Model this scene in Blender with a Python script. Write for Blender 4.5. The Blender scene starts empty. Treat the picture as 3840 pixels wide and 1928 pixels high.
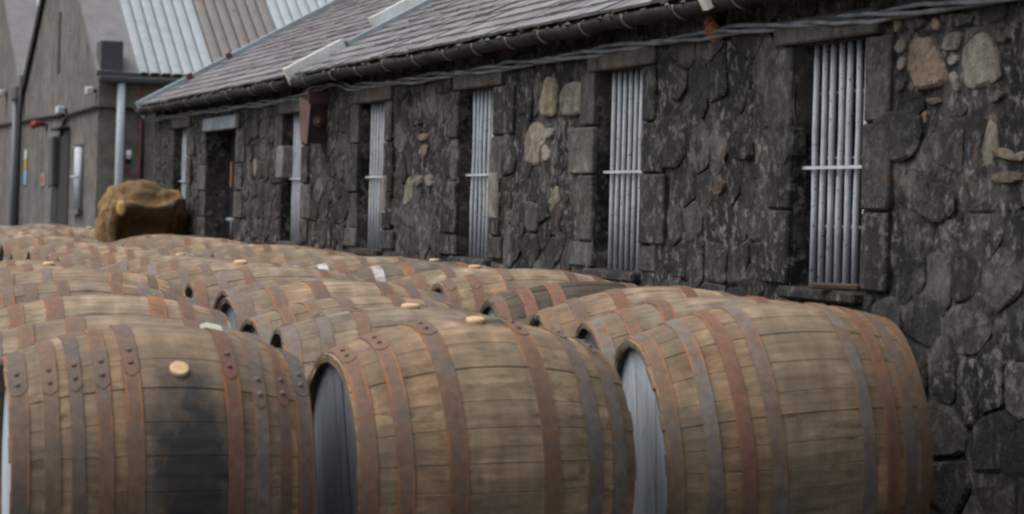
import bpy, bmesh, math, random
from mathutils import Vector, Matrix
random.seed(7)
R = math.radians
H = 1.02                      # camera height; all z below are given relative to the lens and lifted by H
sc = bpy.context.scene
col = sc.collection

# ------------------------------------------------------------------ camera, sky, sun, exposure
CAM = Vector((-3.4047, 0.0, H))
yaw, pitch, roll = R(16.6126), R(0.72998), R(1.49983)
fw = Vector((math.sin(yaw)*math.cos(pitch), math.cos(yaw)*math.cos(pitch), math.sin(pitch)))
rt0 = Vector((math.cos(yaw), -math.sin(yaw), 0)); up0 = rt0.cross(fw)
rt = math.cos(roll)*rt0 + math.sin(roll)*up0
up = -math.sin(roll)*rt0 + math.cos(roll)*up0
cd = bpy.data.cameras.new('camera'); cam = bpy.data.objects.new('camera', cd); col.objects.link(cam)
cam.matrix_world = Matrix(((rt.x, up.x, -fw.x, CAM.x), (rt.y, up.y, -fw.y, CAM.y), (rt.z, up.z, -fw.z, CAM.z), (0, 0, 0, 1)))
cd.sensor_width = 36; cd.lens = 93.75; cd.shift_y = -297/3840; cd.clip_end = 500; cd.clip_start = .1
cd.dof.use_dof = True; cd.dof.focus_distance = 9.5; cd.dof.aperture_fstop = 7.1
sc.camera = cam

w = bpy.data.worlds.new('World'); sc.world = w; w.use_nodes = True
wn = w.node_tree; bg = wn.nodes['Background']
sky = wn.nodes.new('ShaderNodeTexSky'); sky.sky_type = 'NISHITA'; sky.sun_disc = False
SUN_EL, SUN_AZ = 60, 285      # azimuth clockwise from +Y
sky.sun_elevation = R(SUN_EL); sky.sun_rotation = R(SUN_AZ)
sky.air_density = 1.0; sky.dust_density = 5.0; sky.ozone_density = .6
hs = wn.nodes.new('ShaderNodeHueSaturation'); hs.inputs['Saturation'].default_value = .55    # an overcast, greyer sky
wn.links.new(sky.outputs[0], hs.inputs['Color']); wn.links.new(hs.outputs[0], bg.inputs[0]); bg.inputs[1].default_value = .15
sd = bpy.data.lights.new('sun', 'SUN'); sun = bpy.data.objects.new('sun', sd); col.objects.link(sun)
sd.energy = 1.0; sd.angle = R(60); sd.color = (1, .96, .9)
sv = Vector((math.sin(R(SUN_AZ))*math.cos(R(SUN_EL)), math.cos(R(SUN_AZ))*math.cos(R(SUN_EL)), math.sin(R(SUN_EL))))
sun.rotation_euler = sv.to_track_quat('Z', 'Y').to_euler(); sun.location = (-6, -4, 12)
sc.view_settings.view_transform = 'Standard'; sc.view_settings.look = 'None'
sc.view_settings.exposure = 0.38; sc.view_settings.gamma = 1; sc.view_settings.use_curve_mapping = False
sc.cycles.filter_width = 2.4
sc.cycles.use_denoising = True

def pix(p):                   # where a point lands, only used to rank stones and slates by visible size
    d = Vector(p) - CAM; z = d.dot(fw)
    return (1920 + 10000*d.dot(rt)/z, 667 - 10000*d.dot(up)/z) if z > .1 else (-1, -1)
def in_view(p):
    x, y = pix(p); return -30 < x < 3870 and -30 < y < 1960
def apx(pts):                 # projected area
    q = [pix(p) for p in pts]
    return abs(sum(q[i][0]*q[i-1][1] - q[i-1][0]*q[i][1] for i in range(len(q))))/2

# ------------------------------------------------------------------ node helpers
class NT:
    def __init__(s, name):
        s.m = bpy.data.materials.new(name); s.m.use_nodes = True; s.t = s.m.node_tree
        s.b = s.t.nodes['Principled BSDF']; s.b.inputs['Specular IOR Level'].default_value = .3
    def n(s, typ, ins=(), **at):
        nd = s.t.nodes.new('ShaderNode'+typ)
        for k, v in at.items(): setattr(nd, k, v)
        for k, v in dict(ins).items():
            if isinstance(v, bpy.types.NodeSocket): s.t.links.new(v, nd.inputs[k])
            else: nd.inputs[k].default_value = v
        return nd
    def pos(s): return s.n('NewGeometry').outputs['Position']
    def obj(s): return s.n('TexCoord').outputs['Object']
    def oc(s): return s.n('ObjectInfo').outputs['Color']
    def rnd(s): return s.n('ObjectInfo').outputs['Random']
    def attr(s, nm): return s.n('Attribute', attribute_name=nm)
    def mp(s, v, sc_=(1, 1, 1), loc=(0, 0, 0)):
        return s.n('Mapping', {'Vector': v, 'Scale': sc_, 'Location': loc}).outputs[0]
    def off(s, v, k=37.0):    # shift a coordinate by the object's own random number
        m = s.n('Math', {0: s.rnd(), 1: k}, operation='MULTIPLY').outputs[0]
        return s.n('VectorMath', {0: v, 1: m}, operation='ADD').outputs[0]
    def noise(s, v, scale, detail=4, rough=.55, dist=0):
        return s.n('TexNoise', {'Vector': v, 'Scale': scale, 'Detail': detail, 'Roughness': rough, 'Distortion': dist}).outputs[0]
    def mr(s, f, a, b, c=0.0, d=1.0):
        return s.n('MapRange', {0: f, 1: a, 2: b, 3: c, 4: d}, clamp=True).outputs[0]
    def ma(s, op, a, b=0.0): return s.n('Math', {0: a, 1: b}, operation=op).outputs[0]
    def mul(s, a, b): return s.ma('MULTIPLY', a, b)
    def mix(s, f, a, b, mode='MIX'):
        c = lambda v: v if isinstance(v, bpy.types.NodeSocket) else ((*v, 1) if len(v) == 3 else v)
        return s.n('Mix', {0: f, 6: c(a), 7: c(b)}, data_type='RGBA', blend_type=mode).outputs[2]
    def sca(s, c, f):         # colour times float
        return s.n('VectorMath', {0: c, 3: f} if False else {0: c, 'Scale': f}, operation='SCALE').outputs[0]
    def bump(s, h, strength=.4, dist=.01):
        s.t.links.new(s.n('Bump', {'Height': h, 'Strength': strength, 'Distance': dist}).outputs[0], s.b.inputs['Normal'])
    def out(s, c, rough=.85, metal=0.0):
        for k, v in (('Base Color', c), ('Roughness', rough), ('Metallic', metal)):
            if isinstance(v, bpy.types.NodeSocket): s.t.links.new(v, s.b.inputs[k])
            else: s.b.inputs[k].default_value = (*v, 1) if k == 'Base Color' else v
        return s.m

def m_oak(name, stain=None):
    g = NT(name); o = g.obj(); v = g.off(o)
    band = g.attr('band').outputs['Color']
    c = g.mix(1.0, g.mix(1.0, g.oc(), band, 'MULTIPLY'), (.93, .895, .83), 'MULTIPLY')
    grain = g.noise(g.mp(v, (3.5, 55, 55)), 1.0, 7, .68)
    c = g.sca(c, g.mr(grain, .28, .72, .66, 1.34))
    blot = g.noise(g.mp(o, (5, 7, 7)), 1.0, 6, .66)
    c = g.sca(c, g.mr(blot, .3, .7, .6, 1.38))
    ring = g.noise(g.mp(o, (16, 2.2, 2.2)), 1.0, 5, .6)                      # weathering that runs round the cask
    c = g.sca(c, g.mr(ring, .34, .66, .74, 1.22))
    big = g.noise(g.mp(o, (2.4, 3.6, 3.6)), 1.6, 6, .62)
    c = g.mix(g.mr(big, .40, .62, .0, .75), c, (.122, .099, .072))          # weathered grey-brown bloom
    dirt = g.noise(g.mp(v, (6, 19, 19)), 1.4, 6, .72)
    c = g.mix(g.mr(dirt, .55, .70, 0, .75), c, (.042, .039, .035))
    line = g.noise(g.mp(v, (5, 120, 120)), 1.0, 3, .5)
    c = g.mix(g.mr(line, .66, .76, 0, .6), c, (.035, .031, .027))
    pale = g.noise(g.mp(v, (11, 34, 34)), 1.3, 4, .6)
    c = g.mix(g.mr(pale, .65, .74, 0, .6), c, (.30, .245, .165))
    sp = g.noise(v, 70, 3, .6)
    c = g.mix(g.mr(sp, .66, .74, 0, .5), c, (.05, .045, .04))
    if stain:                                                           # dark wash below the bung, a mark of its own shape
        x0, rb, kind = stain
        sx = g.n('SeparateXYZ', {0: o}).outputs
        ang = g.ma('ARCTAN2', g.ma('MULTIPLY', sx[1], -1.0), g.ma('SUBTRACT', sx[2], rb))
        wob = g.mul(g.ma('SUBTRACT', g.noise(g.mp(o, (11, 7, 7)), 1.0, 6, .7), .5), .30)
        dx = g.ma('ABSOLUTE', g.ma('ADD', g.ma('SUBTRACT', sx[0], x0), wob))
        if kind == 'long':
            half = g.mr(ang, .66, 1.3, .02, .125)
            inside = g.mr(g.ma('SUBTRACT', dx, half), -.07, .05, 1, 0)
            k = g.mul(inside, g.mr(ang, .62, .80))
        else:
            da = g.ma('ABSOLUTE', g.ma('SUBTRACT', ang, .12))
            k = g.mul(g.mr(dx, .02, .11, 1, 0), g.mr(da, .04, .2, 1, 0))
        c = g.mix(g.mul(k, g.mr(grain, .2, .6, .78, 1)), c, (.030, .030, .030))
    h = g.ma('ADD', g.mul(grain, .6), g.mul(line, -.5))
    g.bump(h, .35, .004)
    return g.out(c, .82)

def m_hoop():
    g = NT('hoop_iron'); o = g.obj(); v = g.off(o)
    e = g.attr('edge').outputs['Fac']
    n1 = g.noise(v, 9, 6, .65); n2 = g.noise(v, 45, 4, .6)
    c = g.mix(g.mr(n1, .36, .60, 0, .8), g.mix(1.0, g.oc(), (.9, .9, .84), 'MULTIPLY'), (.150, .092, .062))
    c = g.mix(g.mr(g.noise(v, 6, 5, .6, .4), .52, .66, 0, .6), c, (.105, .098, .094))
    c = g.sca(c, g.mr(n2, .3, .7, .8, 1.2))
    rust = g.mul(g.mr(e, .45, 1.0), g.mr(g.noise(v, 5, 4), .47, .60))
    c = g.mix(g.mul(rust, .85), c, (.36, .135, .04))
    c = g.mix(g.mr(n2, .68, .78, 0, .5), c, (.32, .13, .05))
    g.bump(n2, .25, .002)
    return g.out(c, .78, .08)

def m_head():
    g = NT('head_paint'); o = g.obj(); v = g.off(o)
    st = g.noise(g.mp(v, (1, 26, 2.2)), 1.6, 5, .6); n = g.noise(v, 14, 6, .65)
    c = g.sca(g.oc(), g.mr(st, .3, .7, .8, 1.18))
    c = g.mix(g.mr(n, .56, .72, 0, .55), c, (.09, .09, .095))
    c = g.mix(g.mr(g.noise(v, 60, 3), .66, .74, 0, .6), c, (.4, .42, .45))
    g.bump(n, .2, .003)
    return g.out(c, .6)

def m_simple(name, c0, c1, scale=8, rough=.8, stretch=(1, 1, 1), lo=.4, hi=.65, metal=0, bump=.2, speck=None, dist=.004):
    g = NT(name); p = g.mp(g.pos(), stretch)
    n = g.noise(p, scale, 6, .62); f = g.noise(p, scale*7, 3, .6)
    c = g.mix(g.mr(n, lo, hi), c0, c1)
    c = g.sca(c, g.mr(f, .25, .75, .85, 1.15))
    if speck: c = g.mix(g.mr(f, speck[0], speck[0]+.06, 0, speck[2]), c, speck[1])
    g.bump(g.ma('ADD', n, g.mul(f, .5)), bump, dist)
    return g.out(c, rough, metal)

def m_obj(name, rough=.7, metal=0, scale=20, dark=(.02, .02, .02), amount=.5):   # colour carried by the object
    g = NT(name); v = g.pos(); n = g.noise(v, scale, 5, .65)
    c = g.sca(g.oc(), g.mr(n, .3, .7, .85, 1.15))
    c = g.mix(g.mr(n, .58, .72, 0, amount), c, dark)
    return g.out(c, rough, metal)

def m_stone(name, base=None):
    g = NT(name); p = g.pos()
    at = g.attr('tint'); tint = at.outputs['Color'] if base is None else None
    soot = at.outputs['Alpha'] if base is None else 1.0
    c = tint if tint else base
    fine = g.noise(p, 42, 7, .75); mid = g.noise(p, 12, 8, .70, .3)
    c = g.sca(g.mix(0, c, c), g.mr(mid, .32, .68, .5, 1.5))
    # grime, bare stone and lichen run across stones and joints alike
    brown = g.mr(g.noise(p, 2.3, 5, .6), .46, .62)
    c = g.mix(g.mul(g.mul(brown, soot), .35), c, (.062, .055, .045))
    ochre = g.mul(g.mr(g.noise(p, 1.9, 4), .50, .60), g.mr(g.noise(g.mp(p, (1, 1, .55)), 17, 6, .7), .52, .64))
    c = g.mix(g.mul(ochre, .7), c, (.15, .088, .04))
    black = g.mr(g.ma('ADD', g.noise(p, 3.0, 5, .6, .4), g.mul(g.ma('SUBTRACT', g.noise(p, 17, 8, .75), .5), .55)), .435, .55)
    c = g.mix(g.mul(g.mul(black, soot), .95), c, (.0070, .0073, .0085))
    lich = g.mul(g.mr(g.noise(p, 21, 6, .72), .53, .62), g.mr(g.noise(p, 2.1, 4), .36, .56))
    c = g.mix(g.mul(g.mul(lich, soot), .9), c, (.27, .255, .23))
    sp = g.noise(p, 75, 4, .7)
    patch = g.mr(g.ma('ADD', g.noise(p, 8, 4, .6, .6), g.mul(g.ma('SUBTRACT', fine, .5), .35)), .59, .64)
    c = g.mix(g.mul(g.mul(patch, soot), .55), c, (.19, .178, .158))
    c = g.mix(g.mul(g.mr(sp, .60, .66), .38), c, (.19, .185, .18))
    c = g.mix(g.mul(g.mr(sp, .40, .34), .75), c, (.012, .012, .013))
    c = g.mix(1.0, c, (.98, 1.0, 1.035), 'MULTIPLY')
    g.bump(g.ma('ADD', g.mul(mid, 2.0), fine), .9, .022)
    return g.out(c, .92)

def m_slate():
    g = NT('roof_slate'); p = g.pos(); tint = g.attr('tint').outputs['Color']
    n = g.noise(p, 14, 6, .65); f = g.noise(p, 70, 3)
    c = g.sca(g.mix(0, tint, tint), g.mr(n, .3, .7, .72, 1.25))
    c = g.mix(g.mr(f, .62, .72, 0, .45), c, (.27, .255, .245))
    c = g.mix(g.mr(g.noise(p, 3, 5), .56, .7, 0, .35), c, (.11, .095, .075))
    g.bump(n, .4, .008)
    return g.out(c, .62)

def m_roughcast(name, c0, c1, streak):
    g = NT(name); p = g.pos()
    st = g.noise(g.mp(p, (2.6, 2.6, .22)), 1.0, 6, .6); big = g.noise(p, .9, 4); f = g.noise(p, 30, 4, .7)
    c = g.mix(g.mr(big, .38, .62), c0, c1)
    c = g.mix(g.mr(st, .44, .68, 0, .6), c, streak)
    c = g.sca(c, g.mr(g.noise(p, 5, 7, .7), .32, .68, .55, 1.38))
    c = g.sca(c, g.mr(f, .25, .75, .78, 1.22))
    g.bump(f, .5, .012)
    return g.out(c, .93)

M = {}
M['oak'] = m_oak('weathered_oak'); M['oakA'] = m_oak('weathered_oak_long_stain', (.055, .362, 'long')); M['oakB'] = m_oak('weathered_oak_small_stain', (.05, .384, 'small'))
M['hoop'] = m_hoop(); M['head'] = m_head()
M['bung'] = m_simple('fresh_bung_wood', (.66, .47, .27), (.52, .34, .18), 30, .6, bump=.1)
M['stone'] = m_stone('rubble_stone'); M['mortar'] = m_stone('sooty_mortar', (.08, .074, .067))
M['slate'] = m_slate()
M['bar'] = m_simple('grey_bar_paint', (.47, .51, .545), (.36, .395, .425), 10, .5, speck=(.61, (.06, .058, .056), .8))
M['pane'] = m_simple('dark_window_board', (.022, .024, .028), (.05, .054, .062), 4, .45)
M['whitewash'] = m_simple('whitewashed_board', (.16, .17, .19), (.03, .032, .036), 5, .7, lo=.45, hi=.6)
M['gutter'] = m_simple('black_gutter_iron', (.010, .0105, .012), (.03, .029, .028), 9, .95, bump=.6, speck=(.62, (.10, .095, .085), .6), dist=.01)
M['moss'] = m_simple('eave_moss', (.035, .034, .028), (.13, .125, .11), 22, .95, bump=.6)
M['gutter2'] = m_simple('dark_grey_gutter', (.055, .057, .06), (.075, .077, .08), 6, .6)
M['lead'] = m_simple('zinc_flashing', (.36, .42, .46), (.28, .33, .36), 5, .45, bump=.1)
M['leadw'] = m_simple('white_painted_flashing', (.80, .80, .75), (.62, .61, .56), 7, .55, bump=.1)
M['skew'] = m_simple('lead_grey_skew', (.16, .155, .16), (.20, .195, .198), 3, .75, stretch=(1.5, 1.5, .6))
M['cable'] = m_simple('grey_cable_sheath', (.20, .225, .245), (.075, .08, .085), 25, .5, stretch=(1, .3, 1), bump=.1)
M['timber'] = m_simple('dark_timber', (.07, .045, .03), (.04, .027, .02), 14, .75)
M['doorblack'] = m_simple('black_door_paint', (.012, .013, .018), (.022, .022, .026), 6, .45)
M['doorgreen'] = m_simple('grey_green_board', (.05, .053, .05), (.028, .03, .03), 5, .6, stretch=(6, 6, .7))
M['bluepaint'] = m_simple('blue_grey_paint', (.20, .24, .27), (.12, .14, .155), 8, .6)
M['rusty'] = m_simple('rusty_brown_steel', (.085, .048, .04), (.14, .075, .06), 9, .65, speck=(.64, (.20, .08, .03), .6))
M['darkrust'] = m_simple('dark_brown_steel', (.026, .02, .021), (.04, .028, .027), 9, .6)
M['plain'] = m_obj('painted_plain', .5); M['sheet'] = m_obj('corrugated_sheet', .6, 0, 5, (.10, .09, .085), .35)
M['gable'] = m_roughcast('grey_roughcast', (.125, .118, .11), (.16, .152, .142), (.06, .058, .057))
M['side'] = m_roughcast('buff_roughcast', (.215, .195, .16), (.17, .155, .13), (.11, .105, .095))
M['box'] = m_simple('dark_grey_block', (.075, .077, .078), (.09, .09, .09), 4, .8)
M['ground'] = m_simple('yard_ground', (.05, .048, .045), (.085, .08, .072), 3, .95, bump=.6, speck=(.62, (.15, .14, .13), .5), dist=.02)

def m_boulder():
    g = NT('golden_brown_rock'); p = g.pos()
    n = g.noise(p, 4, 6, .6, .4); f = g.noise(p, 17, 5, .65)
    c = g.mix(g.mr(n, .38, .62), (.25, .155, .062), (.15, .10, .055))
    c = g.mix(g.mr(f, .55, .72, 0, .7), c, (.05, .042, .022))
    c = g.mix(g.mr(g.noise(p, 7, 4), .60, .72, 0, .7), c, (.34, .215, .085))
    g.bump(g.ma('ADD', n, f), .7, .03)
    return g.out(c, .85)
M['boulder'] = m_boulder()
M['pale'] = m_simple('pale_cut_face', (.60, .40, .16), (.46, .29, .11), 20, .75)

# ------------------------------------------------------------------ object helpers
def tag(o, label=None, cat=None, group=None, kind=None):
    if label: o['label'] = label
    if cat: o['category'] = cat
    if group: o['group'] = group
    if kind: o['kind'] = kind
    return o
def empty(name, loc=(0, 0, 0), rot=None):
    o = bpy.data.objects.new(name, None); o.empty_display_size = .1; col.objects.link(o)
    o.location = loc
    if rot is not None: o.rotation_euler = rot
    return o
def link(name, me, mat=None, parent=None, color=None):
    o = bpy.data.objects.new(name, me); col.objects.link(o)
    if mat is not None and not me.materials: me.materials.append(mat)
    if parent is not None: o.parent = parent
    if color is not None: o.color = (*color, 1)
    return o
def mesh(name, V, F, smooth=False, tint=None, attr=None):
    me = bpy.data.meshes.new(name); me.from_pydata(V, [], F)
    if tint is not None:                                     # one colour, or one per face
        a = me.color_attributes.new('tint', 'FLOAT_COLOR', 'CORNER'); buf = []
        if isinstance(tint[0], (int, float)): buf = list(tint)*len(me.loops)
        else:
            for p in me.polygons: buf += list(tint[p.index])*p.loop_total
        a.data.foreach_set('color', buf)
    if attr is not None:                                     # name, one float per face
        a = me.color_attributes.new(attr[0], 'FLOAT_COLOR', 'CORNER'); buf = []
        for p in me.polygons:
            v = attr[1][p.index]; v = (v,)*3 if isinstance(v, (int, float)) else v
            buf += (*v, 1)*p.loop_total
        a.data.foreach_set('color', buf)
    if smooth: me.polygons.foreach_set('use_smooth', [True]*len(me.polygons))
    me.update(); return me
class MB:
    def __init__(s): s.V = []; s.F = []; s.T = []
    def add(s, V, F, t=None):
        k = len(s.V); s.V += [tuple(v) for v in V]; s.F += [tuple(i+k for i in f) for f in F]
        if t is not None: s.T += [t]*len(F)
    def box(s, x0, y0, z0, x1, y1, z1, t=None, bev=0.0):
        if bev:
            b = bev; V = []; idx = {}
            bm = bmesh.new(); bmesh.ops.create_cube(bm, size=1)
            for v in bm.verts: v.co = Vector(((x0+x1)/2+v.co.x*(x1-x0), (y0+y1)/2+v.co.y*(y1-y0), (z0+z1)/2+v.co.z*(z1-z0)))
            bmesh.ops.bevel(bm, geom=list(bm.edges), offset=b, segments=1, affect='EDGES')
            bm.verts.index_update(); s.add([v.co[:] for v in bm.verts], [[v.index for v in f.verts] for f in bm.faces], t); bm.free(); return
        s.add([(x0, y0, z0), (x1, y0, z0), (x1, y1, z0), (x0, y1, z0), (x0, y0, z1), (x1, y0, z1), (x1, y1, z1), (x0, y1, z1)],
              [(3, 2, 1, 0), (4, 5, 6, 7), (0, 1, 5, 4), (1, 2, 6, 5), (2, 3, 7, 6), (3, 0, 4, 7)], t)
    def tube(s, pts, r, n=8, t=None, cap=True):
        pts = [Vector(p) for p in pts]; V = []; F = []; prev = None
        for i, p in enumerate(pts):
            d = (pts[min(i+1, len(pts)-1)] - pts[max(i-1, 0)]).normalized()
            a = d.cross(Vector((0, 0, 1)) if abs(d.z) < .9 else Vector((1, 0, 0))).normalized() if prev is None else (prev - d*prev.dot(d)).normalized()
            prev = a; b = d.cross(a); rr = r[i] if isinstance(r, (list, tuple)) else r
            V += [p + rr*(math.cos(2*math.pi*k/n)*a + math.sin(2*math.pi*k/n)*b) for k in range(n)]
        for i in range(len(pts)-1):
            for k in range(n):
                k2 = (k+1) % n; F.append((i*n+k, i*n+k2, (i+1)*n+k2, (i+1)*n+k))
        if cap: F.append(tuple(range(n))[::-1]); F.append(tuple((len(pts)-1)*n+k for k in range(n)))
        s.add(V, F, t)
    def build(s, name, mat, parent=None, smooth=False, color=None):
        return link(name, mesh(name, s.V, s.F, smooth, s.T if s.T else None), mat, parent, color)
def box(name, mat, parent, *a, bev=0.0, color=None):
    b = MB(); b.box(*a, bev=bev); return b.build(name, mat, parent, color=color)
def tube(name, mat, parent, pts, r, n=8, color=None):
    b = MB(); b.tube(pts, r, n); return b.build(name, mat, parent, True, color)
def disc_bm(c, nrm, r, depth, n=20):
    c = Vector(c); nrm = Vector(nrm).normalized(); b = MB()
    b.tube([c, c+nrm*depth*.8, c+nrm*depth], [r, r, r*.86], n); return b

# ------------------------------------------------------------------ the yard
def gz(x, y):                 # absolute height of the yard; it rises a little towards the wall
    return .035*(min(max(x, -3.5), .2)+2.1)
V = []; F = []
xs = [-300, -60, -20, -8, -5, -3.5]+[-3.4+.2*i for i in range(18)]+[.2, 1, 3, 8, 20, 60, 300]
ys = [-300, -60, -15, -5, 0, 3]+[4+.5*i for i in range(52)]+[31, 34, 40, 60, 120, 400]
for y in ys:
    for x in xs: V.append((x, y, gz(x, y)+(random.uniform(-.006, .006) if 3 < y < 31 and -4 < x < 0 else 0)))
nx = len(xs)
for j in range(len(ys)-1):
    for i in range(nx-1): F.append((j*nx+i, j*nx+i+1, (j+1)*nx+i+1, (j+1)*nx+i))
tag(link('ground', mesh('ground', V, F, True), M['ground']), kind='structure')

# ------------------------------------------------------------------ long stone warehouse
WF = -.05                     # plane of the wall face
SP = 2.03
wins = [7.475+SP*k for k in (0, 1, 2, 3, 4, 6)]
OPEN = [(y, y+.56, -.215, .563) for y in wins] + [(17.72, 18.83, -1.02, .512)]
Y0, Y1, ZT = 4.4, 21.25, .80
wh = tag(empty('warehouse', (0, 13, 0)), 'long low stone warehouse with blackened rubble wall, barred windows and slate roof', 'warehouse')
wh.location = (0, 0, 0)
# core wall: a rough sheet with holes, reveals and a back
def grid_line(a, b, step, cuts):
    g = [a]; 
    for c in sorted(set(cuts))+[b]:
        n = max(1, round((c-g[-1])/step)); s0 = g[-1]
        g += [s0+(c-s0)*i/n for i in range(1, n+1)]
    return g
gy = grid_line(Y0, Y1, .05, [o[0] for o in OPEN]+[o[1] for o in OPEN]); gzs = grid_line(-1.12, ZT, .05, [-.215, .512, .563])
from mathutils import noise as mn
b = MB(); V = []; F = []; T = []
for z in gzs:
    for y in gy:
        d = .016*mn.noise(Vector((y*5, z*6, 0)))+.010*mn.noise(Vector((y*17, z*19, 3)))
        V.append((WF-d, y, z+H))
ny = len(gy)
for j in range(len(gzs)-1):
    for i in range(ny-1):
        yc, zc = (gy[i]+gy[i+1])/2, (gzs[j]+gzs[j+1])/2
        if any(o[0] < yc < o[1] and o[2] < zc < o[3] for o in OPEN): continue
        F.append((j*ny+i, (j+1)*ny+i, (j+1)*ny+i+1, j*ny+i+1))
b.add(V, F)
for (a, c, z0, z1) in OPEN:
    z0 += H; z1 += H
    x0, x1 = WF-.001, .26
    b.add([(x0, a, z0), (x1, a, z0), (x1, a, z1), (x0, a, z1)], [(0, 1, 2, 3)]); b.add([(x0, c, z0), (x1, c, z0), (x1, c, z1), (x0, c, z1)], [(3, 2, 1, 0)])
    b.add([(x0, a, z1), (x1, a, z1), (x1, c, z1), (x0, c, z1)], [(0, 1, 2, 3)]); b.add([(x0, a, z0), (x1, a, z0), (x1, c, z0), (x0, c, z0)], [(3, 2, 1, 0)])
b.box(.262, Y0, -.1, 5.6, Y1-.01, ZT+H-.02)
b.build('wall', M['mortar'], wh, True)

def stone_tint(a=0):
    r = random.random()*(1 if a < .014 else .86); j = random.uniform(.75, 1.3)
    if r < .30: c = (.024, .0235, .0235)
    elif r < .58: c = (.042, .039, .036)
    elif r < .80: c = (.075, .072, .067)
    elif r < .875: c = (.13, .12, .105)
    else: c = (.27, .235, .18)
    return (c[0]*j, c[1]*j, c[2]*j, random.uniform(.4, 1) if r < .87 else random.uniform(.15, .5))
def clip(P, a, b_, c):        # keep a*y+b*z<=c
    out = []
    for i in range(len(P)):
        p, q_ = P[i-1], P[i]; dp = a*p[0]+b_*p[1]-c; dq = a*q_[0]+b_*q_[1]-c
        if (dp < 0) != (dq < 0):
            t = dp/(dp-dq); out.append((p[0]+t*(q_[0]-p[0]), p[1]+t*(q_[1]-p[1])))
        if dq <= 0: out.append(q_)
    return out
def cen(P): return (sum(p[0] for p in P)/len(P), sum(p[1] for p in P)/len(P))
def area(P): return abs(sum(P[i][0]*P[i-1][1]-P[i-1][0]*P[i][1] for i in range(len(P))))/2
def inside(pt, P):
    k = False
    for i in range(len(P)):
        a, c = P[i-1], P[i]
        if (a[1] > pt[1]) != (c[1] > pt[1]) and pt[0] < (c[0]-a[0])*(pt[1]-a[1])/(c[1]-a[1])+a[0]: k = not k
    return k
def soften(P, w=.22):
    out = []
    for i in range(len(P)):
        p, q_ = P[i], P[(i+1) % len(P)]
        if math.hypot(q_[0]-p[0], q_[1]-p[1]) < .02: out.append(((p[0]+q_[0])/2, (p[1]+q_[1])/2)); continue
        out += [(p[0]+(q_[0]-p[0])*w, p[1]+(q_[1]-p[1])*w), (q_[0]+(p[0]-q_[0])*w, q_[1]+(p[1]-q_[1])*w)]
    return out
def stone_geo(P, proud, base=.02, ins=.94, flat=.5):
    if sum(P[i-1][0]*P[i][1]-P[i][0]*P[i-1][1] for i in range(len(P))) < 0: P = P[::-1]
    n = len(P); c = cen(P); V = []
    for (s_, d) in ((ins, -base), (ins*.975, proud*.62), (ins*.86, proud)):
        for p in P:
            V.append((WF-d-random.uniform(-.25, .25)*max(proud, .01)*(d > 0), c[0]+(p[0]-c[0])*s_, c[1]+(p[1]-c[1])*s_+H))
    V.append((WF-proud*(1+random.uniform(-.2, .3)), c[0], c[1]+H))
    F = []
    for r_ in (0, 1):
        for i in range(n): j = (i+1) % n; F.append((r_*n+j, r_*n+i, (r_+1)*n+i, (r_+1)*n+j))
    for i in range(n): F.append((2*n+(i+1) % n, 2*n+i, 3*n))
    return V, F
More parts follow.
